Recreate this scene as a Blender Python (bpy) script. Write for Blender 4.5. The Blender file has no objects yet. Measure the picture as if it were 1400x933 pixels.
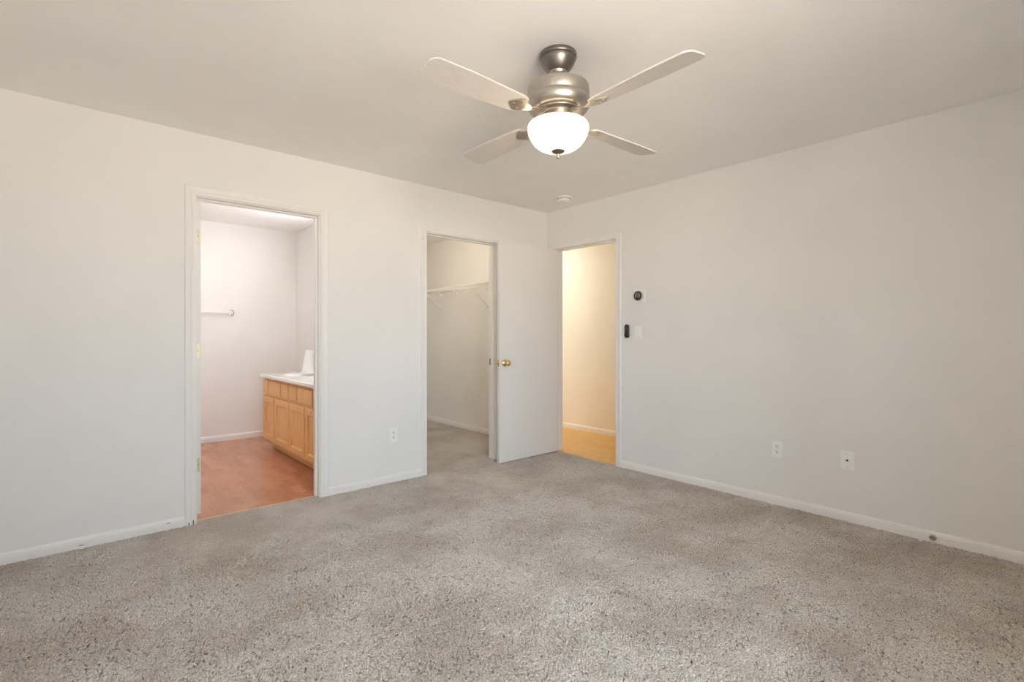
import bpy, bmesh, math
import numpy as np
from mathutils import Vector, Matrix

S = bpy.context.scene
C = S.collection
PI = math.pi

# ------------------------------------------------------------------ camera, world, lights, exposure
FPX, V0, YAW, CAM_H = 682.78, 459.34, 0.71999, 1.174
cd = bpy.data.cameras.new('camera'); cam = bpy.data.objects.new('camera', cd); C.objects.link(cam)
cd.sensor_width = 36.0; cd.lens = FPX / 1400 * 36.0
cd.shift_y = -(466.5 - V0) / 1400
cd.clip_start = 0.02
cam.location = (0, 0, CAM_H); cam.rotation_euler = (PI / 2, 0, -YAW)
S.camera = cam

S.view_settings.view_transform = 'Standard'; S.view_settings.look = 'None'
S.view_settings.gamma = 1.0; S.view_settings.use_curve_mapping = False
S.view_settings.exposure = 0.0
S.cycles.use_denoising = True
S.cycles.max_bounces = 14; S.cycles.diffuse_bounces = 10; S.cycles.glossy_bounces = 4
S.cycles.sample_clamp_indirect = 12.0
S.cycles.caustics_reflective = False; S.cycles.caustics_refractive = False

# room measurements (metres)
XB = 3.6715          # face of the right wall
YA = 3.643           # face of the left wall
XW, YS = -0.39, -0.535
TS = 0.55            # window reveal, made deep to keep daylight off the near right wall
H = 2.44
T = 0.115            # wall thickness
YA2, XB2 = YA + T, XB + T
BX0, BX1, BY1 = -0.95, 2.05, 6.35     # bathroom
CX0, CX1, CY1 = 2.13, 3.71, 6.40      # closet
HX1, HY0, HY1 = 4.745, 0.9, 6.45      # hall
BD0, BD1 = 0.575, 1.337               # bathroom doorway (x)
CD0, CD1 = 2.240, 3.002               # closet doorway (x)
HD0, HD1 = 2.767, 3.529               # hall doorway (y)
DZ = 2.045
WX0, WX1, WZ0, WZ1 = -0.30, 1.25, 0.60, 2.20   # bedroom window in the south wall

SKY = 21.0
w = bpy.data.worlds.new('world'); S.world = w; w.use_nodes = True
nt = w.node_tree; nt.nodes.clear()
tc = nt.nodes.new('ShaderNodeTexCoord'); sp = nt.nodes.new('ShaderNodeSeparateXYZ')
mr = nt.nodes.new('ShaderNodeMapRange'); mr.inputs[1].default_value = -0.25; mr.inputs[2].default_value = 0.25
rp = nt.nodes.new('ShaderNodeValToRGB')
rp.color_ramp.elements[0].position = 0.40; rp.color_ramp.elements[0].color = (1.45, 1.32, 1.15, 1)
rp.color_ramp.elements[1].position = 0.60; rp.color_ramp.elements[1].color = (0.66, 0.84, 1.0, 1)
bg = nt.nodes.new('ShaderNodeBackground'); bg.inputs[1].default_value = SKY
wo = nt.nodes.new('ShaderNodeOutputWorld')
L = nt.links.new
L(tc.outputs['Generated'], sp.inputs[0]); L(sp.outputs[2], mr.inputs[0]); L(mr.outputs[0], rp.inputs[0])
# added glow in the sky, aimed through the window at the far corner
GLOW, BASE_SKY, GPOW = 0.77, 0.34, 9.0
dt = nt.nodes.new('ShaderNodeVectorMath'); dt.operation = 'DOT_PRODUCT'; dt.inputs[1].default_value = Vector((-0.57, -0.82, 0.16)).normalized()
mxn = nt.nodes.new('ShaderNodeMath'); mxn.operation = 'MAXIMUM'; mxn.inputs[1].default_value = 0.0
pwn = nt.nodes.new('ShaderNodeMath'); pwn.operation = 'POWER'; pwn.inputs[1].default_value = GPOW
man = nt.nodes.new('ShaderNodeMath'); man.operation = 'MULTIPLY_ADD'; man.inputs[1].default_value = GLOW * SKY; man.inputs[2].default_value = BASE_SKY * SKY
L(tc.outputs['Generated'], dt.inputs[0]); L(dt.outputs['Value'], mxn.inputs[0]); L(mxn.outputs[0], pwn.inputs[0]); L(pwn.outputs[0], man.inputs[0]); L(man.outputs[0], bg.inputs[1])
L(rp.outputs[0], bg.inputs[0]); L(bg.outputs[0], wo.inputs[0])


def area(name, loc, rot, sx, sy, power, col, portal=False, spread=PI):
    d = bpy.data.lights.new(name, 'AREA'); d.shape = 'RECTANGLE'; d.size = sx; d.size_y = sy
    d.energy = power; d.color = col; d.spread = spread
    o = bpy.data.objects.new(name, d); C.objects.link(o); o.location = loc; o.rotation_euler = rot
    if portal: d.cycles.is_portal = True
    return o


def point(name, loc, power, col, r=0.05):
    d = bpy.data.lights.new(name, 'POINT'); d.energy = power; d.color = col; d.shadow_soft_size = r
    o = bpy.data.objects.new(name, d); C.objects.link(o); o.location = loc
    return o


area('window_portal', ((WX0 + WX1) / 2, YS - TS + 0.09, (WZ0 + WZ1) / 2), (PI / 2, 0, 0), WX1 - WX0, WZ1 - WZ0, 1, (1, 1, 1), True)
area('bathroom_fill_light', (0.7, 5.0, 2.42), (0, 0, 0), 0.6, 1.2, 7.0, (0.88, 0.94, 0.96))  # unseen panel added to brighten the bathroom
area('vanity_light', (1.96, 4.75, 2.08), (0, PI / 2 + 0.45, 0), 0.14, 0.9, 19.0, (0.92, 0.96, 1.0))
area('bathroom_window_light', (BX0 + 0.03, 5.7, 1.6), (0, -PI / 2, 0), 1.0, 1.0, 5.5, (0.88, 0.96, 1.0))
area('hall_ceiling_light', (4.10, 4.6, 2.42), (0, 0, 0), 0.5, 0.5, 7, (1.0, 0.95, 0.84))
area('hall_end_fill_light', (4.27, 6.40, 1.35), (-PI / 2, 0, 0), 0.8, 1.8, 18, (1.0, 0.95, 0.84))  # area light added for the sideways hall gradient; no window is built
point('closet_bulb', (2.75, 4.75, 2.30), 14.0, (1.0, 0.88, 0.70), 0.05)
FAN = Vector((1.639, 1.554, H))

# ------------------------------------------------------------------ helpers: materials


def mat(name, col=(0.8, 0.8, 0.8), rough=0.5, metal=0.0, spec=0.5):
    m = bpy.data.materials.new(name); m.use_nodes = True
    b = m.node_tree.nodes['Principled BSDF']
    b.inputs['Base Color'].default_value = (*col, 1); b.inputs['Roughness'].default_value = rough
    b.inputs['Metallic'].default_value = metal; b.inputs['Specular IOR Level'].default_value = spec
    return m


def nodes(m):
    t = m.node_tree
    return t, t.nodes['Principled BSDF'], t.nodes.new, t.links.new


def noise(t, scale, detail=3.0, rough=0.5, mapping=None, coord='Object'):
    tc = t.nodes.new('ShaderNodeTexCoord'); n = t.nodes.new('ShaderNodeTexNoise')
    n.inputs['Scale'].default_value = scale; n.inputs['Detail'].default_value = detail; n.inputs['Roughness'].default_value = rough
    if mapping:
        mp = t.nodes.new('ShaderNodeMapping'); mp.inputs['Scale'].default_value = mapping
        t.links.new(tc.outputs[coord], mp.inputs[0]); t.links.new(mp.outputs[0], n.inputs['Vector'])
    else:
        t.links.new(tc.outputs[coord], n.inputs['Vector'])
    return n


def ramp(t, src, stops):
    r = t.nodes.new('ShaderNodeValToRGB'); e = r.color_ramp.elements
    while len(e) < len(stops): e.new(0.5)
    for el, (p, c) in zip(e, stops): el.position = p; el.color = (*c, 1)
    t.links.new(src, r.inputs[0]); return r


def bump(t, b, src, strength, dist):
    n = t.nodes.new('ShaderNodeBump'); n.inputs['Strength'].default_value = strength; n.inputs['Distance'].default_value = dist
    t.links.new(src, n.inputs['Height']); t.links.new(n.outputs[0], b.inputs['Normal']); return n


def paint(name, col, rough=0.6, tex=0.12, var=0.03):
    m = mat(name, col, rough); t, b, N, L = nodes(m)
    n = noise(t, 1.3, 4, 0.6)
    lo = tuple(c * (1 - var) for c in col); hi = tuple(min(1, c * (1 + var)) for c in col)
    L(ramp(t, n.outputs[0], [(0.3, lo), (0.7, hi)]).outputs[0], b.inputs['Base Color'])
    bump(t, b, noise(t, 160, 2).outputs[0], tex, 0.002)
    return m


M = {}
M['wall'] = paint('wall_paint', (0.80, 0.785, 0.765), 0.62)
M['ceiling'] = paint('ceiling_paint', (0.92, 0.905, 0.885), 0.8, 0.2)
M['trim'] = paint('trim_paint', (0.82, 0.80, 0.775), 0.38, 0.02, 0.015)
M['door'] = paint('door_paint', (0.80, 0.775, 0.75), 0.42, 0.03, 0.015)
M['hall'] = paint('hall_paint', (0.84, 0.805, 0.73), 0.6)
M['bath'] = paint('bathroom_paint', (0.84, 0.825, 0.80), 0.6)
M['plastic'] = mat('white_plastic', (0.86, 0.86, 0.83), 0.35)
M['plate'] = mat('ivory_plate', (0.865, 0.865, 0.84), 0.35)
M['slot'] = mat('dark_slot', (0.03, 0.028, 0.025), 0.6)
M['black'] = mat('black_plastic', (0.022, 0.019, 0.016), 0.35)
M['button'] = mat('grey_button', (0.16, 0.15, 0.14), 0.5)
M['display'] = mat('thermostat_marks', (0.62, 0.60, 0.57), 0.5)
M['steel'] = mat('steel', (0.55, 0.54, 0.52), 0.35, 1.0)
M['brass'] = mat('brass', (0.80, 0.62, 0.30), 0.16, 1.0)
M['hinge'] = mat('hinge_brass', (0.66, 0.58, 0.38), 0.42, 0.55)
M['screw'] = mat('screw_head', (0.33, 0.27, 0.16), 0.4, 0.8)
M['wire'] = mat('white_wire', (0.90, 0.89, 0.87), 0.3)
M['marble'] = mat('white_cultured_marble', (0.88, 0.87, 0.85), 0.12)
M['ring'] = mat('satin_grey_ring', (0.52, 0.49, 0.46), 0.4, 0.2)
M['chrome'] = mat('chrome', (0.75, 0.75, 0.75), 0.12, 1.0)

# brushed nickel
m = M['nickel'] = mat('brushed_nickel', (0.50, 0.465, 0.42), 0.34, 1.0); t, b, N, Lk = nodes(m)
n = noise(t, 30, 3, 0.6, (1, 1, 40))
Lk(ramp(t, n.outputs[0], [(0.3, (0.46, 0.42, 0.38)), (0.7, (0.56, 0.52, 0.47))]).outputs[0], b.inputs['Base Color'])
m = M['darkened_nickel'] = mat('darkened_nickel', (0.24, 0.22, 0.195), 0.36, 1.0); t, b, N, Lk = nodes(m)  # nickel darkened: the canopy's dark reflection is put into the colour
n = noise(t, 30, 3, 0.6, (1, 1, 40))
Lk(ramp(t, n.outputs[0], [(0.3, (0.21, 0.19, 0.17)), (0.7, (0.28, 0.255, 0.225))]).outputs[0], b.inputs['Base Color'])

# pale fan blade wood
m = M['blade'] = mat('pale_greige_wood', (0.6, 0.55, 0.5), 0.45); t, b, N, Lk = nodes(m)
n = noise(t, 14, 4, 0.55, (1, 12, 1))
Lk(ramp(t, n.outputs[0], [(0.3, (0.62, 0.575, 0.525)), (0.7, (0.70, 0.655, 0.605))]).outputs[0], b.inputs['Base Color'])

# oak
m = M['oak'] = mat('honey_oak', (0.6, 0.36, 0.16), 0.38); t, b, N, Lk = nodes(m)
n = noise(t, 9, 5, 0.6, (6, 6, 0.7))
Lk(ramp(t, n.outputs[0], [(0.25, (0.60, 0.31, 0.105)), (0.5, (0.73, 0.41, 0.155)), (0.75, (0.82, 0.50, 0.21))]).outputs[0], b.inputs['Base Color'])
bump(t, b, n.outputs[0], 0.08, 0.002)

# frosted lamp glass lit from inside
m = M['glass'] = bpy.data.materials.new('frosted_lamp_glass'); m.use_nodes = True
t = m.node_tree; t.nodes.clear()
o_ = t.nodes.new('ShaderNodeOutputMaterial'); tr = t.nodes.new('ShaderNodeBsdfTranslucent'); df = t.nodes.new('ShaderNodeBsdfDiffuse')
gl = t.nodes.new('ShaderNodeBsdfGlossy'); gl.inputs['Roughness'].default_value = 0.15
tr.inputs[0].default_value = (0.93, 0.88, 0.80, 1); df.inputs[0].default_value = (0.93, 0.90, 0.86, 1)
m1 = t.nodes.new('ShaderNodeMixShader'); m1.inputs[0].default_value = 0.5
m2 = t.nodes.new('ShaderNodeMixShader'); m2.inputs[0].default_value = 0.05
t.links.new(df.outputs[0], m1.inputs[1]); t.links.new(tr.outputs[0], m1.inputs[2])
t.links.new(m1.outputs[0], m2.inputs[1]); t.links.new(gl.outputs[0], m2.inputs[2]); t.links.new(m2.outputs[0], o_.inputs[0])

# vase glass: milky
m = M['milky'] = bpy.data.materials.new('milky_glass'); m.use_nodes = True
b = m.node_tree.nodes['Principled BSDF']; b.inputs['Base Color'].default_value = (0.94, 0.94, 0.92, 1); b.inputs['Roughness'].default_value = 0.12
b.inputs['Transmission Weight'].default_value = 0.12

# carpet: tufts with real displacement
m = M['carpet'] = mat('beige_carpet', (0.5, 0.44, 0.39), 0.95, 0, 0.1); t, b, N, Lk = nodes(m)
tc = N('ShaderNodeTexCoord')
dn = N('ShaderNodeTexNoise'); dn.inputs['Scale'].default_value = 45; dn.inputs['Detail'].default_value = 2
Lk(tc.outputs['Object'], dn.inputs['Vector'])
mixv = N('ShaderNodeMixRGB'); mixv.blend_type = 'ADD'; mixv.inputs[0].default_value = 0.012
Lk(tc.outputs['Object'], mixv.inputs[1]); Lk(dn.outputs['Color'], mixv.inputs[2])
vo = N('ShaderNodeTexVoronoi'); vo.inputs['Scale'].default_value = 112; vo.feature = 'F1'
Lk(mixv.outputs[0], vo.inputs['Vector'])
fine = noise(t, 260, 3, 0.6)
big = noise(t, 2.2, 5, 0.62); mid = noise(t, 11, 3, 0.6)
# height = 1 - d^2 (tuft crown) + fine fibre + slow waves
pw = N('ShaderNodeMath'); pw.operation = 'POWER'; pw.inputs[1].default_value = 2.3; Lk(vo.outputs['Distance'], pw.inputs[0])
hm = N('ShaderNodeMath'); hm.operation = 'MULTIPLY_ADD'; hm.inputs[1].default_value = -2.6; hm.inputs[2].default_value = 1.0
Lk(pw.outputs[0], hm.inputs[0])
h2 = N('ShaderNodeMath'); h2.operation = 'MULTIPLY_ADD'; h2.inputs[1].default_value = 0.8; Lk(fine.outputs[0], h2.inputs[0]); Lk(hm.outputs[0], h2.inputs[2])
h3 = N('ShaderNodeMath'); h3.operation = 'MULTIPLY_ADD'; h3.inputs[1].default_value = 0.9; Lk(mid.outputs[0], h3.inputs[0]); Lk(h2.outputs[0], h3.inputs[2])
# two straight dents where furniture rails lay, running out from the right wall
sx = N('ShaderNodeSeparateXYZ'); Lk(tc.outputs['Object'], sx.inputs[0])


def dent(y0, src):
    a = N('ShaderNodeMath'); a.operation = 'SUBTRACT'; a.inputs[1].default_value = y0; Lk(sx.outputs[1], a.inputs[0])
    a2 = N('ShaderNodeMath'); a2.operation = 'ABSOLUTE'; Lk(a.outputs[0], a2.inputs[0])
    r1 = N('ShaderNodeMapRange'); r1.inputs[1].default_value = 0.004; r1.inputs[2].default_value = 0.013; r1.inputs[3].default_value = 1; r1.inputs[4].default_value = 0
    Lk(a2.outputs[0], r1.inputs[0])
    r2 = N('ShaderNodeMapRange'); r2.inputs[1].default_value = 3.25; r2.inputs[2].default_value = 3.62; r2.inputs[3].default_value = 0; r2.inputs[4].default_value = 1.9
    Lk(sx.outputs[0], r2.inputs[0])
    mu = N('ShaderNodeMath'); mu.operation = 'MULTIPLY'; Lk(r1.outputs[0], mu.inputs[0]); Lk(r2.outputs[0], mu.inputs[1])
    su = N('ShaderNodeMath'); su.operation = 'SUBTRACT'; Lk(src, su.inputs[0]); Lk(mu.outputs[0], su.inputs[1])
    return su.outputs[0]


hh = dent(0.61, dent(1.42, h3.outputs[0]))
dp = N('ShaderNodeDisplacement'); dp.inputs['Midlevel'].default_value = 1.0; dp.inputs['Scale'].default_value = 0.0070
Lk(hh, dp.inputs['Height'])
Lk(dp.outputs[0], t.nodes['Material Output'].inputs['Displacement'])
m.displacement_method = 'BOTH'
c1 = ramp(t, fine.outputs[0], [(0.30, (0.50, 0.44, 0.385)), (0.68, (0.775, 0.71, 0.65))])
c2 = ramp(t, big.outputs[0], [(0.38, (0.79, 0.755, 0.72)), (0.58, (1.0, 1.0, 1.0))])
mx = N('ShaderNodeMixRGB'); mx.blend_type = 'MULTIPLY'; mx.inputs[0].default_value = 1.0
Lk(c1.outputs[0], mx.inputs[1]); Lk(c2.outputs[0], mx.inputs[2]); Lk(mx.outputs[0], b.inputs['Base Color'])
b.inputs['Sheen Weight'].default_value = 0.15


def planks(name, cols, scale, bw, rh, mortar, mcol, rough, rot=0.0, grain=(1, 14, 1), off=0.37):
    m = mat(name, cols[0], rough); t, b, N, Lk = nodes(m)
    tc = N('ShaderNodeTexCoord'); mp = N('ShaderNodeMapping'); mp.inputs['Rotation'].default_value[2] = rot
    Lk(tc.outputs['Object'], mp.inputs[0])
    br = N('ShaderNodeTexBrick'); br.offset = off; br.inputs['Scale'].default_value = scale
    br.inputs['Brick Width'].default_value = bw; br.inputs['Row Height'].default_value = rh
    br.inputs['Mortar Size'].default_value = mortar; br.inputs['Mortar Smooth'].default_value = 0.3; br.inputs['Bias'].default_value = 0.0
    br.inputs['Color1'].default_value = (*cols[0], 1); br.inputs['Color2'].default_value = (*cols[1], 1); br.inputs['Mortar'].default_value = (*mcol, 1)
    Lk(mp.outputs[0], br.inputs['Vector'])
    mg = N('ShaderNodeMapping'); mg.inputs['Scale'].default_value = grain; Lk(mp.outputs[0], mg.inputs[0])
    gn = N('ShaderNodeTexNoise'); gn.inputs['Scale'].default_value = 5; gn.inputs['Detail'].default_value = 5; gn.inputs['Roughness'].default_value = 0.65
    Lk(mg.outputs[0], gn.inputs['Vector'])
    g = ramp(t, gn.outputs[0], [(0.25, (0.72, 0.70, 0.68)), (0.75, (1.12, 1.12, 1.12))])
    mx = N('ShaderNodeMixRGB'); mx.blend_type = 'MULTIPLY'; mx.inputs[0].default_value = 1.0
    Lk(br.outputs[0], mx.inputs[1]); Lk(g.outputs[0], mx.inputs[2]); Lk(mx.outputs[0], b.inputs['Base Color'])
    return m


M['bath_floor'] = planks('red_brown_vinyl_parquet', [(0.46, 0.19, 0.098), (0.58, 0.27, 0.15)], 1.0, 0.21, 0.07, 0.0022, (0.52, 0.25, 0.14), 0.26, PI / 2, (4, 11, 1), 0.43)
M['hall_floor'] = planks('golden_laminate', [(0.72, 0.42, 0.11), (0.80, 0.49, 0.15)], 1.0, 1.2, 0.16, 0.002, (0.40, 0.21, 0.06), 0.3, PI / 2, (1, 16, 1))
M['threshold'] = mat('tan_wood_strip', (0.62, 0.42, 0.22), 0.45)

# ------------------------------------------------------------------ helpers: meshes


def link(name, bm, material, parent=None, smooth=False, angle=None):
    me = bpy.data.meshes.new(name); bm.normal_update(); bm.to_mesh(me); bm.free()
    o = bpy.data.objects.new(name, me); C.objects.link(o)
    me.materials.append(material)
    if smooth:
        me.polygons.foreach_set('use_smooth', [True] * len(me.polygons))
        if angle: me.set_sharp_from_angle(angle=math.radians(angle))
    if parent: o.parent = parent
    return o


def tag(o, label, cat, group=None, kind=None):
    o['label'] = label; o['category'] = cat
    if group: o['group'] = group
    if kind: o['kind'] = kind
    return o


def empty(name, loc):
    o = bpy.data.objects.new(name, None); C.objects.link(o); o.location = loc; o.empty_display_size = 0.05
    return o


def box(bm, x0, x1, y0, y1, z0, z1, bevel=0.0, seg=2):
    vs = [bm.verts.new(p) for p in ((x0, y0, z0), (x1, y0, z0), (x1, y1, z0), (x0, y1, z0), (x0, y0, z1), (x1, y0, z1), (x1, y1, z1), (x0, y1, z1))]
    fs = [bm.faces.new([vs[i] for i in f]) for f in ((0, 3, 2, 1), (4, 5, 6, 7), (0, 1, 5, 4), (1, 2, 6, 5), (2, 3, 7, 6), (3, 0, 4, 7))]
    if bevel:
        es = list({e for f in fs for e in f.edges})
        bmesh.ops.bevel(bm, geom=es, offset=bevel, segments=seg, affect='EDGES', clamp_overlap=True)
    return bm


def lathe(bm, prof, seg=48, mtx=None):
    """prof: (radius, z) list; r == 0 closes to a pole."""
    rings = []
    for r, z in prof:
        if r < 1e-6: rings.append([bm.verts.new((0, 0, z))])
        else: rings.append([bm.verts.new((r * math.cos(2 * PI * i / seg), r * math.sin(2 * PI * i / seg), z)) for i in range(seg)])
    for a, b in zip(rings, rings[1:]):
        for i in range(seg):
            j = (i + 1) % seg
            if len(a) == 1 and len(b) == 1: continue
            if len(a) == 1: bm.faces.new((a[0], b[j], b[i]))
            elif len(b) == 1: bm.faces.new((a[i], a[j], b[0]))
            else: bm.faces.new((a[i], a[j], b[j], b[i]))
    vs = [v for r in rings for v in r]
    if mtx is not None: bmesh.ops.transform(bm, matrix=mtx, verts=vs)
    bmesh.ops.recalc_face_normals(bm, faces=list({f for v in vs for f in v.link_faces}))
    return bm


def tube(bm, pts, r, seg=8):
    pts = [Vector(p) for p in pts]; rings = []
    n = len(pts); up = None
    for i, p in enumerate(pts):
        d = (pts[min(i + 1, n - 1)] - pts[max(i - 1, 0)]).normalized()
        if up is None: up = Vector((0, 0, 1)) if abs(d.z) < 0.9 else Vector((1, 0, 0))
        s = d.cross(up).normalized(); up = s.cross(d).normalized()
        rings.append([bm.verts.new(p + r * (math.cos(2 * PI * k / seg) * s + math.sin(2 * PI * k / seg) * up)) for k in range(seg)])
    for a, b in zip(rings, rings[1:]):
        for k in range(seg): bm.faces.new((a[k], a[(k + 1) % seg], b[(k + 1) % seg], b[k]))
    bm.faces.new(rings[0][::-1]); bm.faces.new(rings[-1])
    return bm


def sweep(bm, prof, path, closed=False):
    """prof points mapped by path functions: path = list of f(d, t) -> xyz, consecutive sections joined."""
    secs = [[bm.verts.new(f(d, t)) for d, t in prof] for f in path]
    k = len(prof)
    for a, b in zip(secs, secs[1:]):
        for i in range(k): bm.faces.new((a[i], a[(i + 1) % k], b[(i + 1) % k], b[i]))
    bm.faces.new(secs[0]); bm.faces.new(secs[-1])
    bmesh.ops.recalc_face_normals(bm, faces=bm.faces)
    return bm


CAS = [(0, 0), (0, 0.009), (0.003, 0.012), (0.016, 0.012), (0.020, 0.0105), (0.026, 0.0135), (0.046, 0.0165), (0.053, 0.0165), (0.057, 0.013), (0.057, 0)]
BASE = [(0, -0.03), (0.012, -0.03), (0.012, 0.040), (0.010, 0.044), (0.0095, 0.050), (0.006, 0.058), (0.003, 0.061), (0, 0.062)]   # (thickness, height)


def casing_A(name, x0, x1, zt, label, face=YA, sgn=-1, x_clip=None):
    r = 0.006; x0 -= r; x1 += r; zt += r; bm = bmesh.new()
    P = lambda a, z, tt: (a, face + sgn * tt, z)
    sweep(bm, CAS, [lambda d, tt: P(x0 - d, 0, tt), lambda d, tt: P(x0 - d, zt + d, tt), lambda d, tt: P(x1 + d, zt + d, tt), lambda d, tt: P(x1 + d, 0, tt)])
    return tag(link(name, bm, M['trim']), label, 'door casing', None, 'structure')


def casing_B(name, y0, y1, zt, label, face=XB, sgn=-1):
    r = 0.006; y0 -= r; y1 += r; zt += r; bm = bmesh.new()
    P = lambda a, z, tt: (face + sgn * tt, a, z)
    sweep(bm, CAS, [lambda d, tt: P(y0 - d, 0, tt), lambda d, tt: P(y0 - d, zt + d, tt), lambda d, tt: P(y1 + d, zt + d, tt), lambda d, tt: P(y1 + d, 0, tt)])
    return tag(link(name, bm, M['trim']), label, 'door casing', None, 'structure')


def base_run(bm, p0, p1, n):
    """baseboard from p0 to p1 (xy) with outward normal n."""
    b2 = bmesh.new()
    f0 = lambda d, z: (p0[0] + n[0] * d, p0[1] + n[1] * d, z)
    f1 = lambda d, z: (p1[0] + n[0] * d, p1[1] + n[1] * d, z)
    sweep(b2, BASE, [f0, f1])
    me = bpy.data.meshes.new('tmp'); b2.to_mesh(me); b2.free(); bm.from_mesh(me); bpy.data.meshes.remove(me)


def baseboard(name, runs, label):
    bm = bmesh.new()
    for p0, p1, n in runs: base_run(bm, p0, p1, n)
    return tag(link(name, bm, M['trim']), label, 'baseboard', None, 'structure')


# ------------------------------------------------------------------ setting: floors, ceiling


def carpet(name, x0, x1, y0, y1, step, label):
    nx = int(round((x1 - x0) / step)) + 1; ny = int(round((y1 - y0) / step)) + 1
    xs = np.linspace(x0, x1, nx); ys = np.linspace(y0, y1, ny)
    X, Y = np.meshgrid(xs, ys); co = np.stack([X, Y, np.zeros_like(X)], -1).reshape(-1, 3).astype(np.float32)
    i = np.arange((nx - 1) * (ny - 1)); r = i // (nx - 1); c = i % (nx - 1); a = r * nx + c
    f = np.stack([a, a + 1, a + nx + 1, a + nx], -1).astype(np.int32)
    me = bpy.data.meshes.new(name); me.vertices.add(len(co)); me.vertices.foreach_set('co', co.ravel())
    me.loops.add(f.size); me.loops.foreach_set('vertex_index', f.ravel())
    me.polygons.add(len(f)); me.polygons.foreach_set('loop_start', np.arange(0, f.size, 4, dtype=np.int32))
    me.polygons.foreach_set('use_smooth', np.ones(len(f), dtype=bool))
    me.update(calc_edges=True); me.materials.append(M['carpet'])
    o = bpy.data.objects.new(name, me); C.objects.link(o)
    return tag(o, label, 'carpet', None, 'structure')


carpet('floor', XW, XB + 0.004, YS, YA + 0.045, 0.0045, 'beige cut pile carpet covering the bedroom floor')
carpet('floor_closet', CX0, CX1, YA + 0.045, CY1, 0.012, 'beige carpet running on into the walk-in closet')
bm = bmesh.new(); box(bm, BX0, BX1, YA + 0.045, BY1, -0.06, -0.004)
tag(link('floor_bathroom', bm, M['bath_floor']), 'red-brown wood-look floor of the bathroom', 'floor', None, 'structure')
bm = bmesh.new(); box(bm, XB + 0.004, HX1, HY0, HY1, -0.06, -0.004)
tag(link('floor_hall', bm, M['hall_floor']), 'golden wood plank floor of the hall', 'floor', None, 'structure')
bm = bmesh.new(); box(bm, XW - 0.1, HX1 + 0.1, YS - TS, 6.6, -0.16, -0.06)
tag(link('floor_slab', bm, mat('concrete', (0.4, 0.4, 0.4), 0.9)), 'slab under the floors', 'floor', None, 'structure')
bm = bmesh.new(); box(bm, BX0 - 0.1, HX1 + 0.1, YS - TS, 6.6, H, H + 0.1)
tag(link('ceiling', bm, M['ceiling']), 'smooth off-white ceiling above the bedroom', 'ceiling', None, 'structure')

# ------------------------------------------------------------------ setting: walls
J = 0.018
bm = bmesh.new()
box(bm, XW - T, BD0 - J, YA, YA2, -0.06, H)
box(bm, BD0 - J, BD1 + J, YA, YA2, DZ + J, H)
box(bm, BD1 + J, CD0 - J, YA, YA2, -0.06, H)
box(bm, CD0 - J, CD1 + J, YA, YA2, DZ + J, H)
box(bm, CD1 + J, XB2, YA, YA2, -0.06, H)
tag(link('wall_left', bm, M['wall']), 'off-white left wall with the bathroom and closet doorways', 'wall', None, 'structure')
bm = bmesh.new()
box(bm, XB, XB2, YS - TS, HD0 - J, -0.06, H)
box(bm, XB, XB2, HD0 - J, HD1 + J, DZ + J, H)
box(bm, XB, XB2, HD1 + J, YA, -0.06, H)
tag(link('wall_right', bm, M['wall']), 'off-white right wall with the hall doorway and thermostat', 'wall', None, 'structure')
bm = bmesh.new()
box(bm, XW - T, WX0, YS - TS, YS, -0.06, H); box(bm, WX1, XB, YS - TS, YS, -0.06, H)
box(bm, WX0, WX1, YS - TS, YS, -0.06, WZ0); box(bm, WX0, WX1, YS - TS, YS, WZ1, H)
tag(link('wall_back', bm, M['wall']), 'off-white wall with the bedroom window', 'wall', None, 'structure')
bm = bmesh.new(); box(bm, XW - T, XW, YS, YA, -0.06, H)
tag(link('wall_side', bm, M['wall']), 'off-white wall beside the camera', 'wall', None, 'structure')
bm = bmesh.new()
box(bm, BX0 - 0.1, BX0, YA, BY1 + 0.1, -0.06, H); box(bm, BX0, BX1 + 0.08, BY1, BY1 + 0.1, -0.06, H)
box(bm, BX0, XW - T, YA, YA2, -0.06, H)
tag(link('wall_bathroom', bm, M['bath']), 'white back wall of the bathroom', 'wall', None, 'structure')
bm = bmesh.new(); box(bm, BX1, CX0, YA2, BY1, -0.06, H)
tag(link('wall_vanity', bm, M['bath']), 'white bathroom wall behind the vanity', 'wall', None, 'structure')
bm = bmesh.new()
box(bm, CX1, XB2, YA2, CY1 + 0.1, -0.06, H); box(bm, CX0, CX1, CY1, CY1 + 0.1, -0.06, H)
tag(link('wall_closet', bm, M['wall']), 'off-white closet wall carrying the wire shelf', 'wall', None, 'structure')
bm = bmesh.new()
box(bm, HX1, HX1 + 0.1, HY0 - 0.1, HY1 + 0.1, -0.06, H)
box(bm, XB2, HX1, HY0 - 0.1, HY0, -0.06, H); box(bm, XB2, HX1, HY1, HY1 + 0.1, -0.06, H)
tag(link('wall_hall', bm, M['hall']), 'cream hall wall seen through the open doorway', 'wall', None, 'structure')

# window behind the camera
bm = bmesh.new(); f = 0.045
for x0, x1, z0, z1 in ((WX0, WX0 + f, WZ0, WZ1), (WX1 - f, WX1, WZ0, WZ1), (WX0 + f, WX1 - f, WZ0, WZ0 + f), (WX0 + f, WX1 - f, WZ1 - f, WZ1),
                       ((WX0 + WX1) / 2 - 0.025, (WX0 + WX1) / 2 + 0.025, WZ0 + f, WZ1 - f)):
    box(bm, x0, x1, YS - TS + 0.01, YS - TS + 0.07, z0, z1, 0.004)
tag(link('window_1', bm, M['trim']), 'white framed sliding window behind the camera', 'window', None, 'structure')

# ------------------------------------------------------------------ setting: jambs, casings, baseboards


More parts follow.
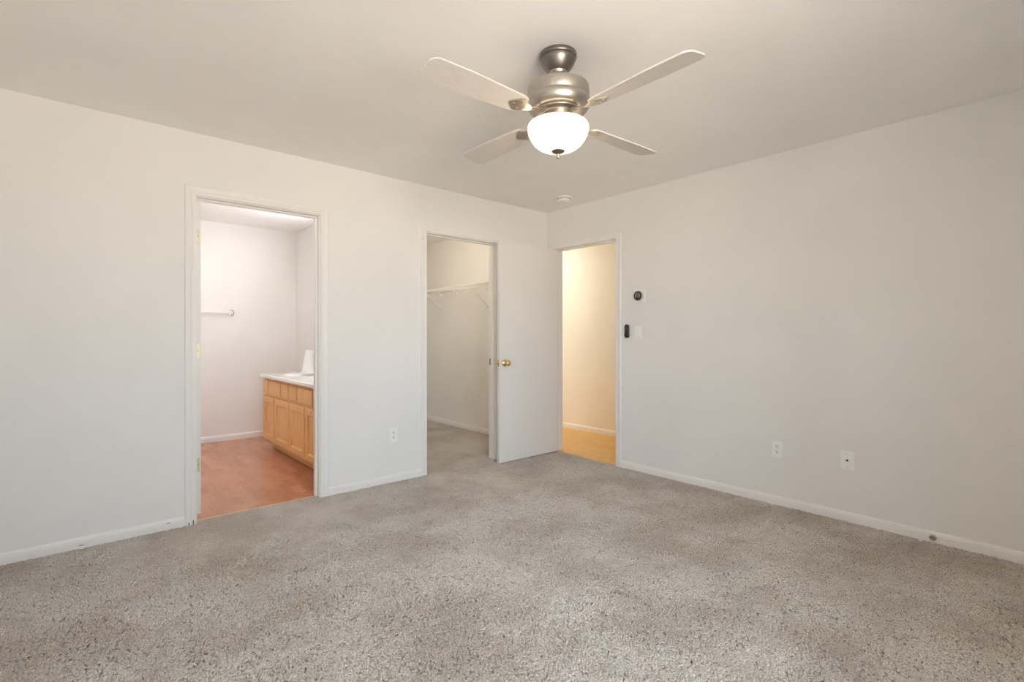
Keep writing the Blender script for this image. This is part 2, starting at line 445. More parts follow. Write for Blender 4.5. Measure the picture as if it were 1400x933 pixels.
def jamb_A(name, x0, x1, stop_y, label):
    bm = bmesh.new()
    box(bm, x0 - J, x0, YA, YA2, 0, DZ); box(bm, x1, x1 + J, YA, YA2, 0, DZ); box(bm, x0 - J, x1 + J, YA, YA2, DZ, DZ + J)
    s = 0.011
    box(bm, x0, x0 + s, stop_y, stop_y + 0.034, 0, DZ - s, 0.002); box(bm, x1 - s, x1, stop_y, stop_y + 0.034, 0, DZ - s, 0.002)
    box(bm, x0, x1, stop_y, stop_y + 0.034, DZ - s, DZ, 0.002)
    return tag(link(name, bm, M['trim']), label, 'door frame', None, 'structure')


jamb_A('trim_1', BD0, BD1, YA2 - 0.036 - 0.034, 'white jamb lining the bathroom doorway')
jc = jamb_A('trim_2', CD0, CD1, YA2 - 0.036 - 0.034, 'white jamb lining the closet doorway')
bm = bmesh.new(); box(bm, CD1 - 0.0015, CD1 + 0.001, YA2 - 0.030, YA2 - 0.006, 0.893, 0.955, 0.0005)
box(bm, CD1 - 0.002, CD1 - 0.0012, YA2 - 0.023, YA2 - 0.013, 0.91, 0.938)
link('strike_plate', bm, M['screw'], jc)['label'] = 'dull metal strike plate'
bm = bmesh.new()
s = 0.011; sxp = XB + 0.038
box(bm, XB, XB2, HD0 - J, HD0, 0, DZ); box(bm, XB, XB2, HD1, HD1 + J, 0, DZ); box(bm, XB, XB2, HD0 - J, HD1 + J, DZ, DZ + J)
box(bm, sxp, sxp + 0.034, HD0, HD0 + s, 0, DZ - s, 0.002); box(bm, sxp, sxp + 0.034, HD1 - s, HD1, 0, DZ - s, 0.002)
box(bm, sxp, sxp + 0.034, HD0, HD1, DZ - s, DZ, 0.002)
tag(link('trim_3', bm, M['trim']), 'white jamb lining the hall doorway', 'door frame', None, 'structure')
casing_A('trim_4', BD0, BD1, DZ, 'white moulded casing around the bathroom doorway')
casing_A('trim_5', CD0, CD1, DZ, 'white moulded casing around the closet doorway')
casing_B('trim_6', HD0, HD1, DZ, 'white moulded casing around the hall doorway')
casing_B('trim_7', HD0, HD1, DZ, 'white casing on the hall side of the hall doorway', XB2, 1)

e = 0.063
baseboard('baseboard_left', [((XW, YA), (BD0 - e, YA), (0, -1)), ((BD1 + e, YA), (CD0 - e, YA), (0, -1)), ((CD1 + e, YA), (XB, YA), (0, -1))], 'white baseboard along the left wall')
baseboard('baseboard_right', [((XB, YS), (XB, HD0 - e), (-1, 0))], 'white baseboard along the right wall')
baseboard('baseboard_closet', [((CX1, YA2), (CX1, CY1), (-1, 0)), ((CX0, CY1), (CX1, CY1), (0, -1))], 'white baseboard inside the closet')
baseboard('baseboard_bathroom', [((BX0, BY1), (BX1, BY1), (0, -1))], 'white baseboard along the bathroom back wall')
baseboard('baseboard_hall', [((HX1, HY0), (HX1, HY1), (-1, 0))], 'white baseboard along the hall wall')
baseboard('baseboard_back', [((XW, YS), (XB, YS), (0, 1)), ((XW, YS), (XW, YA), (1, 0))], 'white baseboard behind the camera')

# thresholds
bm = bmesh.new(); box(bm, BD0, BD1, YA + 0.040, YA + 0.068, -0.008, 0.002, 0.003)
tag(link('trim_8', bm, M['threshold']), 'thin tan strip between carpet and bathroom floor', 'threshold', None, 'structure')
bm = bmesh.new(); box(bm, XB + 0.002, XB + 0.034, HD0, HD1, -0.008, 0.002, 0.003)
tag(link('trim_9', bm, M['threshold']), 'thin golden strip between carpet and hall floor', 'threshold', None, 'structure')

# ------------------------------------------------------------------ doors


def hinge_leaf(name, x0, x1, y, z, parent):
    bm = bmesh.new(); box(bm, x0, x1, y - 0.002, y + 0.001, z - 0.0445, z + 0.0445, 0.001)
    h = link(name, bm, M['hinge'], parent); h['label'] = 'brass hinge leaf'
    for dx, dz in ((0.35, 0.032), (0.68, 0.0), (0.35, -0.032)):
        bm = bmesh.new()
        lathe(bm, [(0, 0.0012), (0.0026, 0.0010), (0.0032, 0)], 12, Matrix.Translation((x0 + (x1 - x0) * dx, y - 0.002, z + dz)) @ Matrix.Rotation(PI / 2, 4, 'X'))
        link('screw', bm, M['screw'], h)
    return h


# hall door: swung open into the room, parallel to the left wall
d1 = empty('door_1', (XB - 0.003, 3.49, 0)); tag(d1, 'white flush door standing open in front of the closet', 'door', None, 'structure')
W0 = Vector(d1.location)


def at_parent(o, p):
    o.parent = p; o.matrix_parent_inverse = Matrix.Translation(-Vector(p.location)); return o


LX0, LX1, LY0, LY1 = 2.908, 3.667, 3.488, 3.523
bm = bmesh.new(); box(bm, LX0, LX1, LY0, LY1, 0.012, 2.043, 0.002)
leaf = at_parent(link('door_leaf', bm, M['door']), d1)
KZ = 0.924; KX = LX0 + 0.062


def knob(sgn, y):
    bm = bmesh.new()
    mt = Matrix.Translation((KX, y, KZ)) @ Matrix.Rotation(PI / 2 * (1 if sgn < 0 else -1), 4, 'X')
    lathe(bm, [(0, 0), (0.032, 0), (0.033, 0.003), (0.030, 0.008), (0.020, 0.012), (0.0125, 0.016), (0.011, 0.028), (0.014, 0.034),
               (0.021, 0.039), (0.0255, 0.047), (0.0262, 0.054), (0.0235, 0.062), (0.016, 0.067), (0.006, 0.0685), (0, 0.0685)], 40, mt)
    k = at_parent(link('door_knob', bm, M['brass'], None, True), d1); k['label'] = 'polished brass knob'


knob(-1, LY0); knob(1, LY1)
bm = bmesh.new(); box(bm, LX0 - 0.0015, LX0 + 0.001, LY0 + 0.005, LY1 - 0.005, KZ - 0.0285, KZ + 0.0285, 0.0006)
lt = at_parent(link('latch_plate', bm, M['brass']), d1); lt['label'] = 'brass latch plate on the door edge'
bm = bmesh.new(); lathe(bm, [(0, 0.012), (0.006, 0.011), (0.0085, 0.007), (0.009, 0)], 20, Matrix.Translation((LX0 - 0.001, (LY0 + LY1) / 2, KZ)) @ Matrix.Rotation(-PI / 2, 4, 'Y'))
bt = link('latch_bolt', bm, M['brass'], lt, True)
for z in (0.30, 1.07, 1.83):
    bm = bmesh.new(); lathe(bm, [(0, z - 0.047), (0.006, z - 0.045), (0.006, z + 0.045), (0, z + 0.047)], 14, Matrix.Translation((XB - 0.005, 3.5265, 0)))
    at_parent(link('hinge_barrel', bm, M['hinge'], None, True), d1)

# bathroom door: open into the bathroom, its hinge edge facing the room
d3 = empty('door_3', (BD0 + 0.003, YA2, 0)); tag(d3, 'white bathroom door opened inward, hinge edge showing at left jamb', 'door', None, 'structure')
bm = bmesh.new(); box(bm, 0.583, 0.618, YA2 + 0.004, YA2 + 0.760, 0.022, 2.03, 0.002)
at_parent(link('door_leaf', bm, M['door']), d3)
for z in (0.340, 1.076, 1.818):
    h = hinge_leaf('hinge', 0.5855, 0.6115, YA2 + 0.004, z, None); at_parent(h, d3)

# ------------------------------------------------------------------ ceiling fan
fan = empty('ceiling_fan', FAN); tag(fan, 'brushed nickel ceiling fan with four pale blades and a lit white glass bowl', 'ceiling fan')
bm = bmesh.new()
lathe(bm, [(0, 0), (0.082, 0), (0.0835, -0.004), (0.0835, -0.016), (0.081, -0.020), (0.078, -0.021), (0.0785, -0.027), (0.0725, -0.043), (0.063, -0.060),
           (0.052, -0.073), (0.0445, -0.080), (0.042, -0.082)], 64)
link('canopy', bm, M['darkened_nickel'], fan, True, 40)
bm = bmesh.new(); pr = [(0.0425, -0.080)]
for i in range(1, 9):
    a = i / 8 * PI * 0.42; pr.append((0.0425 * math.cos(a), -0.080 - 0.028 * math.sin(a)))
pr += [(0.013, -0.112), (0.013, -0.150)]
lathe(bm, pr, 48); link('downrod', bm, M['nickel'], fan, True, 50)
bm = bmesh.new()
lathe(bm, [(0, -0.130), (0.030, -0.132), (0.034, -0.138), (0.085, -0.142), (0.128, -0.146), (0.1375, -0.151), (0.139, -0.157), (0.139, -0.192), (0.1365, -0.199), (0.1365, -0.203),
           (0.141, -0.208), (0.1435, -0.216), (0.1432, -0.228), (0.139, -0.241), (0.131, -0.252), (0.120, -0.260), (0.113, -0.262), (0.111, -0.2605), (0.106, -0.2605), (0.104, -0.264),
           (0.092, -0.270), (0.074, -0.273), (0, -0.273)], 96)
link('motor_housing', bm, M['nickel'], fan, True, 32)
bm = bmesh.new()
lathe(bm, [(0, -0.270), (0.070, -0.270), (0.071, -0.275), (0.071, -0.297), (0.066, -0.301), (0.066, -0.305), (0.082, -0.308), (0.086, -0.312), (0.086, -0.318), (0.080, -0.320), (0.0, -0.320)], 64)
sh = link('switch_housing', bm, M['nickel'], fan, True, 35)
for k in range(3):
    a = math.radians(50 + 120 * k); bm = bmesh.new()
    lathe(bm, [(0, 0.010), (0.004, 0.010), (0.0045, 0.008), (0.003, 0.006), (0.003, 0)], 10, Matrix.Translation((0.085 * math.cos(a), 0.085 * math.sin(a), -0.315)) @ Matrix.Rotation(a, 4, 'Z') @ Matrix.Rotation(PI / 2, 4, 'Y'))
    link('thumb_screw', bm, M['chrome'], sh, True)
bm = bmesh.new()
outer = [(0.118, -0.3105), (0.127, -0.314), (0.1335, -0.321), (0.1365, -0.331), (0.1358, -0.345), (0.131, -0.362), (0.122, -0.381), (0.107, -0.401), (0.086, -0.418), (0.060, -0.429), (0.032, -0.4345), (0.004, -0.436)]
inner = [(max(r - 0.004, 0.002), z + 0.004 if i > 3 else z) for i, (r, z) in enumerate(outer)]
lathe(bm, outer + inner[::-1], 72)
bm2 = bmesh.new(); lathe(bm2, [(0, -0.3165), (0.120, -0.3165), (0.1215, -0.319), (0.120, -0.3215), (0, -0.3215)], 56)
link('bowl_light_baffle', bm2, M['plastic'], sh, True, 40)  # unseen disc added to block bulb light toward the ceiling
g = link('glass_bowl', bm, M['glass'], fan, True); g['label'] = 'glowing white frosted glass bowl'
bm = bmesh.new()
lathe(bm, [(0, -0.428), (0.030, -0.4305), (0.0315, -0.434), (0.028, -0.4395), (0.017, -0.445), (0.008, -0.448), (0.0068, -0.452), (0.008, -0.456), (0.0085, -0.462), (0.0065, -0.467), (0, -0.468)], 36)
link('finial', bm, M['darkened_nickel'], fan, True, 45)['label'] = 'dark metal finial'
BZ = -0.288
cam_dir = math.atan2(-FAN.y, -FAN.x)


def blade_mesh():
    bm = bmesh.new(); r0, r1 = 0.205, 0.685; n = 16
    def hw(s): return 0.050 + 0.016 * min(1, s * 1.6)
    xs = []; top = []
    for i in range(n + 1):
        s = i / n; xs.append((r0 + (r1 - r0) * s, hw(s)))
    # rounded tip and softened root corners
    tip = xs[-1][1]; out = []
    for x, h_ in xs[:-1]: out.append((x, h_))
    cr = 0.035
    for i in range(7):
        a = PI / 2 - i / 6 * PI / 2; out.append((r1 - cr + cr * math.cos(a), tip - cr + cr * math.sin(a)))
    out[0] = (r0, hw(0) - 0.018); out.insert(1, (r0 + 0.010, hw(0) - 0.005))
    loop = out + [(x, -h_) for x, h_ in out[::-1]]
    tk = 0.006
    lo = [bm.verts.new((x, y, -tk / 2)) for x, y in loop]; hi = [bm.verts.new((x, y, tk / 2)) for x, y in loop]
    bm.faces.new(lo[::-1]); bm.faces.new(hi)
    for i in range(len(loop)):
        j = (i + 1) % len(loop); bm.faces.new((lo[i], lo[j], hi[j], hi[i]))
    bmesh.ops.recalc_face_normals(bm, faces=bm.faces)
    return bm


def iron_mesh():
    bm = bmesh.new()
    # forked bracket: a narrow arm from the motor that flares to a three-lobed plate below the blade root
    pts = [(0.072, 0.012, 0.016), (0.105, 0.010, 0.014), (0.140, 0.0095, 0.004), (0.170, 0.013, -0.0045), (0.195, 0.024, -0.0055), (0.222, 0.036, -0.0055), (0.245, 0.037, -0.0055), (0.258, 0.027, -0.0055), (0.275, 0.012, -0.0055), (0.284, 0.004, -0.0055)]
    tk = 0.004; rows = []
    for x, h_, z in pts: rows.append([bm.verts.new((x, -h_, z - tk / 2)), bm.verts.new((x, h_, z - tk / 2)), bm.verts.new((x, h_, z + tk / 2)), bm.verts.new((x, -h_, z + tk / 2))])
    for a, b in zip(rows, rows[1:]):
        for k in range(4): bm.faces.new((a[k], a[(k + 1) % 4], b[(k + 1) % 4], b[k]))
    bm.faces.new(rows[0]); bm.faces.new(rows[-1])
    bmesh.ops.recalc_face_normals(bm, faces=bm.faces)
    for x, y in ((0.228, 0.022), (0.228, -0.022), (0.262, 0)):
        lathe(bm, [(0, -0.0105), (0.004, -0.0098), (0.005, -0.0075)], 12, Matrix.Translation((x, y, 0)))
    return bm


for k in range(4):
    a = cam_dir + PI / 4 + k * PI / 2
    o = link('fan_blade', blade_mesh(), M['blade'], fan); o.location = (0, 0, BZ); o.rotation_euler = (math.radians(11), 0, a)
    o.rotation_mode = 'XYZ'
    ir = link('blade_iron', iron_mesh(), M['nickel'], o)
pl = point('fan_bulb', FAN + Vector((0, 0, -0.362)), 205, (1.0, 0.91, 0.80), 0.045)

# smoke detector
sd = empty('smoke_detector', (3.367, 3.119, H)); tag(sd, 'small round white smoke detector on the ceiling near the corner', 'smoke detector')
bm = bmesh.new(); lathe(bm, [(0, 0), (0.072, 0), (0.073, -0.004), (0.070, -0.009), (0, -0.009)], 48); link('mounting_plate', bm, M['plastic'], sd, True, 40)
bm = bmesh.new(); lathe(bm, [(0, -0.008), (0.053, -0.008), (0.0545, -0.012), (0.058, -0.014), (0.058, -0.026), (0.054, -0.036), (0.044, -0.041), (0.02, -0.042), (0, -0.042)], 48); bd = link('detector_body', bm, M['plastic'], sd, True, 40)
bm = bmesh.new(); lathe(bm, [(0, -0.0445), (0.009, -0.044), (0.010, -0.041)], 20, Matrix.Translation((0.02, -0.01, 0))); link('test_button', bm, M['plate'], bd, True)
bm = bmesh.new()
for i in range(20):
    a = i / 20 * 2 * PI; b2 = bmesh.new(); box(b2, 0.0575, 0.0588, -0.005, 0.005, -0.024, -0.017)
    bmesh.ops.transform(b2, matrix=Matrix.Rotation(a, 4, 'Z'), verts=b2.verts); me = bpy.data.meshes.new('t'); b2.to_mesh(me); b2.free(); bm.from_mesh(me); bpy.data.meshes.remove(me)
link('vent_slots', bm, M['button'], bd)

# ------------------------------------------------------------------ wall fittings on the right wall (built facing -X) and left wall (facing -Y)


def on_B(name, y, z): return empty(name, (XB, y, z))


def rotB(o): o.rotation_euler = (0, 0, -PI / 2); return o      # local -Y (front) -> world -X, local +X -> world -Y


def disc_slot(bm, x, z, r, y, dp=0.0006, seg=16):
    lathe(bm, [(0, dp), (r, dp), (r, 0)], seg, Matrix.Translation((x, y, z)) @ Matrix.Rotation(PI / 2, 4, 'X'))


def outlet(name, loc, rot, label):
    o = empty(name, loc); o.rotation_euler = (0, 0, rot); tag(o, label, 'outlet')
    bm = bmesh.new(); box(bm, -0.035, 0.035, -0.006, 0, -0.0575, 0.0575, 0.0025, 2); link('cover_plate', bm, M['plate'], o)
    for s in (1, -1):
        z = 0.0195 * s; bm = bmesh.new()
        vs = []
        for i in range(32):
            a = i / 32 * 2 * PI; vs.append((0.0172 * math.cos(a), max(-0.0125, min(0.0125, 0.0172 * math.sin(a)))))
        lo = [bm.verts.new((x, -0.0055, z + q)) for x, q in vs]; hi = [bm.verts.new((x * 0.97, -0.0080, z + q * 0.97)) for x, q in vs]
        bm.faces.new(hi); [bm.faces.new((lo[i], lo[(i + 1) % 32], hi[(i + 1) % 32], hi[i])) for i in range(32)]
        bmesh.ops.recalc_face_normals(bm, faces=bm.faces)
        rc = link('receptacle', bm, M['plastic'], o)
        bm = bmesh.new()
        box(bm, -0.0078, -0.0048, -0.0086, -0.0078, z - 0.001, z + 0.0085); box(bm, 0.0048, 0.0078, -0.0086, -0.0078, z - 0.000, z + 0.0075)
        disc_slot(bm, 0, z - 0.0068, 0.0032, -0.0079)
        link('slots', bm, M['slot'], rc)['label'] = 'dark outlet slots'
    bm = bmesh.new(); disc_slot(bm, 0, 0, 0.003, -0.006, 0.001); link('screw', bm, M['steel'], o)
    return o


outlet('wall_outlet', (1.927, YA, 0.378), 0, 'white duplex outlet on the left wall between bathroom and closet doorways')
outlet('wall_outlet', (XB, 1.391, 0.388), -PI / 2, 'white duplex outlet on the right wall, nearer the hall doorway')

cp = empty('cable_plate', (XB, 0.973, 0.386)); cp.rotation_euler = (0, 0, -PI / 2); tag(cp, 'blank white wall plate with one small black cable jack in its middle', 'wall plate')
bm = bmesh.new(); box(bm, -0.037, 0.037, -0.006, 0, -0.058, 0.058, 0.0025, 2); link('cover_plate', bm, M['plate'], cp)
bm = bmesh.new(); lathe(bm, [(0.0, 0.007), (0.0055, 0.007), (0.006, 0.006), (0.006, 0)], 20, Matrix.Translation((0, -0.0058, 0.002)) @ Matrix.Rotation(PI / 2, 4, 'X'))
link('jack', bm, M['slot'], cp, True, 40)['label'] = 'black cable jack'
for z in (0.042, -0.042):
    bm = bmesh.new(); disc_slot(bm, 0, z, 0.003, -0.006, 0.001); link('screw', bm, M['steel'], cp)

sw = empty('light_switch', (XB, 2.527, 1.205)); sw.rotation_euler = (0, 0, -PI / 2); tag(sw, 'white rocker light switch right of the black remote', 'light switch')
bm = bmesh.new(); box(bm, -0.036, 0.036, -0.006, 0, -0.0575, 0.0575, 0.0025, 2); link('cover_plate', bm, M['plate'], sw)
bm = bmesh.new(); box(bm, -0.0165, 0.0165, -0.0075, -0.004, -0.0335, 0.0335, 0.001)
fr = link('rocker_frame', bm, M['plastic'], sw)
bm = bmesh.new(); box(bm, -0.0135, 0.0135, -0.010, -0.005, -0.030, 0.030, 0.0015); bmesh.ops.rotate(bm, cent=(0, -0.006, 0), matrix=Matrix.Rotation(math.radians(4), 3, 'X'), verts=bm.verts)
link('rocker', bm, M['plastic'], fr)
bm = bmesh.new(); box(bm, -0.006, 0.006, -0.0072, -0.0058, -0.0445, -0.0415); link('marker_slot', bm, M['button'], sw)

th = empty('thermostat', (XB, 2.512, 1.518)); th.rotation_euler = (0, 0, -PI / 2); tag(th, 'round black-faced thermostat on a square white plate', 'thermostat')
bm = bmesh.new(); box(bm, -0.058, 0.058, -0.005, 0, -0.057, 0.057, 0.002, 2); link('back_plate', bm, M['plate'], th)
RY = Matrix.Rotation(PI / 2, 4, 'X')
bm = bmesh.new(); lathe(bm, [(0, 0.004), (0.0385, 0.004), (0.0385, 0.010), (0.0415, 0.012), (0.0418, 0.031), (0.0405, 0.033), (0.034, 0.0335)], 56, RY); link('dial_ring', bm, M['ring'], th, True, 40)['label'] = 'silver ring'
bm = bmesh.new(); lathe(bm, [(0.0402, 0.0325), (0.0392, 0.0342), (0.030, 0.0360), (0.015, 0.0370), (0, 0.0373)], 56, RY); fc = link('dial_face', bm, M['black'], th, True); fc['label'] = 'glossy black face'
bm = bmesh.new(); ring = []
for i in range(41):
    a = math.radians(-60 + i * 7.5); ring.append((0.0225 * math.cos(a), -0.0368, 0.0225 * math.sin(a)))
tube(bm, ring, 0.0018, 6); tube(bm, [(-0.004, -0.0374, -0.011), (-0.006, -0.0374, 0.004), (-0.0035, -0.0374, 0.011)], 0.0018, 6); tube(bm, [(0.006, -0.0374, -0.011), (0.006, -0.0374, 0.011)], 0.0018, 6)
link('display_marks', bm, M['display'], fc)

rm = empty('fan_remote', (XB, 2.640, 1.215)); rm.rotation_euler = (0, 0, -PI / 2); tag(rm, 'slim black remote control with rounded ends in its wall holder', 'remote control')


def pill(bm, hw, z0, z1, y0, y1, seg=14):
    lp = []
    for i in range(seg + 1): a = i / seg * PI; lp.append((hw * math.cos(a), z1 - hw + hw * math.sin(a)))
    for i in range(seg + 1): a = PI + i / seg * PI; lp.append((hw * math.cos(a), z0 + hw + hw * math.sin(a)))
    bk = [bm.verts.new((x, y1, z)) for x, z in lp]; md = [bm.verts.new((x, y0 + 0.003, z)) for x, z in lp]; c = (z0 + z1) / 2
    ft = [bm.verts.new((x * 0.86, y0, c + (z - c) * 0.95)) for x, z in lp]; k = len(lp)
    for a, b in ((bk, md), (md, ft)):
        for i in range(k): bm.faces.new((a[i], a[(i + 1) % k], b[(i + 1) % k], b[i]))
    bm.faces.new(ft); bm.faces.new(bk[::-1]); bmesh.ops.recalc_face_normals(bm, faces=bm.faces)


bm = bmesh.new(); pill(bm, 0.0205, -0.058, 0.059, -0.020, -0.004); rb = link('remote_body', bm, M['black'], rm)
for i in range(4):
    for sx_ in (-0.0065, 0.0065):
        bm = bmesh.new(); lathe(bm, [(0, 0.0015), (0.003, 0.0012), (0.0036, 0)], 12, Matrix.Translation((sx_, -0.0199, 0.040 - i * 0.0135)) @ RY); link('button', bm, M['button'], rb, True)
bm = bmesh.new(); pill(bm, 0.0216, -0.060, -0.012, -0.0215, 0.0); link('holder', bm, M['black'], rm)

# round door stop on the right baseboard
ds = empty('door_stop', (XB - 0.0115, 0.555, 0.030)); ds.rotation_euler = (0, 0, -PI / 2); tag(ds, 'small round grey metal door stop on the right baseboard', 'door stop')
bm = bmesh.new(); lathe(bm, [(0, 0), (0.0155, 0), (0.0165, 0.003), (0.0155, 0.006), (0.0125, 0.007), (0.0110, 0.005), (0.0105, 0.002), (0, 0.002)], 36, RY); link('base_ring', bm, M['steel'], ds, True, 40)
bm = bmesh.new(); lathe(bm, [(0, 0.0065), (0.004, 0.006), (0.006, 0.004), (0.006, 0.001)], 20, RY); link('screw', bm, M['screw'], ds, True)

# ------------------------------------------------------------------ closet shelf
shf = empty('wire_shelf', (CX1, YA2 + 0.02, 1.765)); tag(shf, 'white wire closet shelf with hooks and diagonal braces', 'shelf')
Y0s, Y1s = YA2 + 0.02, CY1 - 0.02; XF_, ZT, ZL = 3.412, 1.765, 1.722


def kid(name, bm, m, smooth=True): return at_parent(link(name, bm, m, None, smooth), shf)


bm = bmesh.new()
for x, z, r in ((XF_, ZT, 0.0036), (XF_ - 0.004, ZL, 0.0036), (CX1 - 0.004, ZT - 0.002, 0.003), (3.56, ZT - 0.004, 0.003)): tube(bm, [(x, Y0s, z), (x, Y1s, z)], r, 8)
kid('rails', bm, M['wire'])
bm = bmesh.new(); y = Y0s + 0.01
while y < Y1s:
    tube(bm, [(CX1 - 0.003, y, ZT + 0.001), (XF_ + 0.003, y, ZT + 0.002), (XF_ - 0.004, y, ZT - 0.006), (XF_ - 0.006, y, ZL)], 0.0016, 6); y += 0.0254
kid('deck_wires', bm, M['wire'])
for y in (6.21, 5.89, 5.567, 5.247, 4.931, 4.624, 4.314, 4.0):
    bm = bmesh.new(); pts = [(XF_ - 0.004, y, ZL + 0.002), (XF_ - 0.005, y, ZL - 0.016)]
    for i in range(11):
        a = PI + i / 10 * PI * 0.95; pts.append((XF_ + 0.015 + 0.020 * math.cos(a), y, ZL - 0.024 + 0.020 * math.sin(a)))
    tube(bm, pts, 0.0038, 8); kid('hook', bm, M['wire'])
for y in (6.22 + 0.4 - 0.4, 5.56, 4.597):
    if y > 6.0: continue
    bm = bmesh.new(); tube(bm, [(XF_ - 0.004, y, ZL), (CX1 - 0.012, y, 1.485)], 0.0048, 10)
    br = kid('brace', bm, M['wire'])
    bm = bmesh.new(); box(bm, CX1 - 0.020, CX1, y - 0.012, y + 0.012, 1.458, 1.498, 0.003); cl = link('wall_clip', bm, M['plastic'], br); cl.matrix_parent_inverse = br.matrix_parent_inverse.copy()

# ------------------------------------------------------------------ bathroom: vanity, top, vase, towel bar
VF = 1.505; VY0, VY1 = 3.785, 5.642
van = empty('vanity_cabinet', (VF, VY0, 0)); tag(van, 'honey oak bathroom vanity with four doors and a row of drawers', 'cabinet')


def vk(name, bm): return at_parent(link(name, bm, M['oak']), van)


bm = bmesh.new(); xr = BX1 - 0.004      # open-topped carcass: front, back, two ends, bottom
box(bm, VF, VF + 0.019, VY0, VY1, 0.10, 0.748); box(bm, xr - 0.012, xr, VY0, VY1, 0.10, 0.748)
box(bm, VF + 0.019, xr - 0.012, VY0, VY0 + 0.018, 0.10, 0.748); box(bm, VF + 0.019, xr - 0.012, VY1 - 0.018, VY1, 0.10, 0.748)
box(bm, VF + 0.019, xr - 0.012, VY0 + 0.018, VY1 - 0.018, 0.10, 0.118); vk('cabinet_body', bm)
bm = bmesh.new(); box(bm, VF + 0.075, BX1 - 0.004, VY0, VY1 - 0.002, 0.0, 0.102); vk('toe_kick', bm)


def panel_door(y0, y1, z0, z1):
    bm = bmesh.new(); xf, xb = VF - 0.020, VF - 0.001; f = 0.055
    # stile-and-rail frame around a recessed panel
    def rect(x, i): return [(x, y0 + i, z0 + i), (x, y1 - i, z0 + i), (x, y1 - i, z1 - i), (x, y0 + i, z1 - i)]
    loops = [[bm.verts.new(p) for p in rect(x, i)] for x, i in ((xb, 0), (xf + 0.004, 0), (xf, 0.004), (xf, f), (xf + 0.012, f + 0.009), (xf + 0.012, f + 0.011))]
    for a, b in zip(loops, loops[1:]):
        for k in range(4): bm.faces.new((a[k], a[(k + 1) % 4], b[(k + 1) % 4], b[k]))
    bm.faces.new(loops[-1]); bm.faces.new(loops[0][::-1]); bmesh.ops.recalc_face_normals(bm, faces=bm.faces)
    vk('door', bm)


for y0, y1 in ((5.273, 5.632), (4.823, 5.246), (4.406, 4.811), (3.985, 4.381)): panel_door(y0, y1, 0.112, 0.556)
for y0, y1 in ((5.458, 5.632), (5.067, 5.446), (4.836, 5.040), (4.606, 4.815), (4.208, 4.582), (4.0, 4.19)):
    bm = bmesh.new(); box(bm, VF - 0.020, VF - 0.001, y0, y1, 0.585, 0.716, 0.005, 2); vk('drawer', bm)

ct = empty('countertop', (VF, VY0, 0.75)); tag(ct, 'white cultured marble vanity top with moulded basins', 'countertop')
bm = bmesh.new(); ny, nx = 150, 50; gx0, gx1, gy0, gy1 = 1.462, BX1 - 0.002, VY0 - 0.018, VY1 + 0.022
verts = []
for j in range(ny + 1):
    row = []
    for i in range(nx + 1):
        x = gx0 + (gx1 - gx0) * i / nx; y = gy0 + (gy1 - gy0) * j / ny; z = 0.776
        for cy in (5.22, 4.30):
            q = math.sqrt(((x - 1.735) / 0.165) ** 2 + ((y - cy) / 0.225) ** 2)
            if q < 1: z -= 0.13 * (1 - q * q) ** 0.7
        edge = min(x - gx0, y - gy0, gy1 - y)
        if edge < 0.002: z -= 0.004
        row.append(bm.verts.new((x, y, z)))
    verts.append(row)
for j in range(ny):
    for i in range(nx): bm.faces.new((verts[j][i], verts[j][i + 1], verts[j + 1][i + 1], verts[j + 1][i]))
rim = verts[0] + [r[-1] for r in verts[1:]] + verts[-1][-2::-1] + [r[0] for r in verts[-2:0:-1]]
low = [bm.verts.new((v.co.x, v.co.y, 0.749)) for v in rim]
for i in range(len(rim)):
    j = (i + 1) % len(rim); bm.faces.new((rim[i], low[i], low[j], rim[j]))
at_parent(link('counter_slab', bm, M['marble'], None, True, 50), ct)
bm = bmesh.new(); box(bm, BX1 - 0.022, BX1 - 0.001, gy0, gy1, 0.776, 0.876, 0.004); at_parent(link('backsplash', bm, M['marble']), ct)

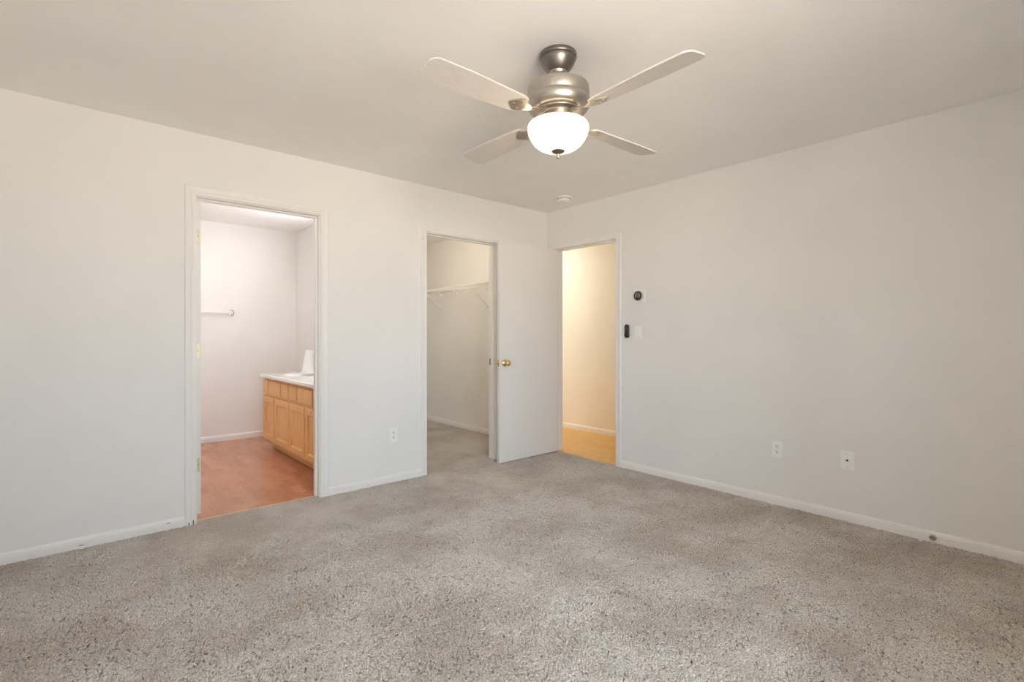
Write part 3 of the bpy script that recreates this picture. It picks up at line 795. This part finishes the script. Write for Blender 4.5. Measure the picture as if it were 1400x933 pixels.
vs_ = empty('vase', (1.877, 5.36, 0.776)); tag(vs_, 'milky white flared vase on the vanity top, half hidden by the door jamb', 'vase')
bm = bmesh.new()
lathe(bm, [(0, 0.001), (0.088, 0.001), (0.092, 0.006), (0.089, 0.030), (0.080, 0.085), (0.070, 0.145), (0.061, 0.200), (0.055, 0.240), (0.0535, 0.242), (0.052, 0.240), (0.058, 0.200), (0.067, 0.145), (0.077, 0.085), (0.086, 0.030), (0.086, 0.008), (0, 0.006)], 56)
at = link('vase_body', bm, M['milky'], vs_, True, 60)

tb = empty('towel_bar', (1.35, BY1, 1.435)); tag(tb, 'white towel bar on the bathroom back wall', 'towel bar')
bm = bmesh.new(); box(bm, 0.74, 1.345, BY1 - 0.062, BY1 - 0.046, 1.427, 1.447, 0.003); at_parent(link('bar', bm, M['plastic']), tb)
for x in (0.755, 1.345):
    bm = bmesh.new(); box(bm, x - 0.012, x + 0.012, BY1 - 0.066, BY1 - 0.006, 1.424, 1.450, 0.003); box(bm, x - 0.018, x + 0.018, BY1 - 0.010, BY1, 1.405, 1.469, 0.004)
    at_parent(link('bracket', bm, M['chrome']), tb)['label'] = 'chrome end bracket'

# ------------------------------------------------------------------ small wear on the woodwork and wall
chip = mat('bare_wood_chip', (0.30, 0.21, 0.14), 0.8); dark = mat('dark_gap', (0.10, 0.08, 0.075), 0.9)
bl = bpy.data.objects['baseboard_left']
for x, z, l in ((0.030, 0.020, 0.022), (0.428, 0.043, 0.016), (1.71, 0.018, 0.012)):
    bm = bmesh.new(); box(bm, x - l / 2, x + l / 2, YA - 0.0128, YA - 0.0105, z - 0.0025, z + 0.0025, 0.0008); link('paint_chip', bm, chip, bl)['label'] = 'brown chip in the white paint'
cs = bpy.data.objects['trim_4']
for x, h_ in ((0.533, 0.022), (0.556, 0.030)):
    bm = bmesh.new(); box(bm, x - 0.0025, x + 0.0025, YA - 0.0172, YA - 0.011, 0.004, h_, 0.001); link('paint_chip', bm, dark, cs)['label'] = 'dark chip at the casing foot'
bm = bmesh.new(); box(bm, XB - 0.0006, XB + 0.0005, 0.205, 0.262, 0.6000, 0.6010); link('scratch', bm, mat('scuff_mark', (0.50, 0.43, 0.36), 0.7), bpy.data.objects['wall_right'])['label'] = 'thin brown scratch'
bm = bmesh.new(); lathe(bm, [(0, 0.006), (0.0035, 0.006), (0.0035, 0.0)], 10, Matrix.Translation((2.190, YA - 0.016, 1.985)) @ RY); link('nail', bm, M['steel'], bpy.data.objects['trim_5'])
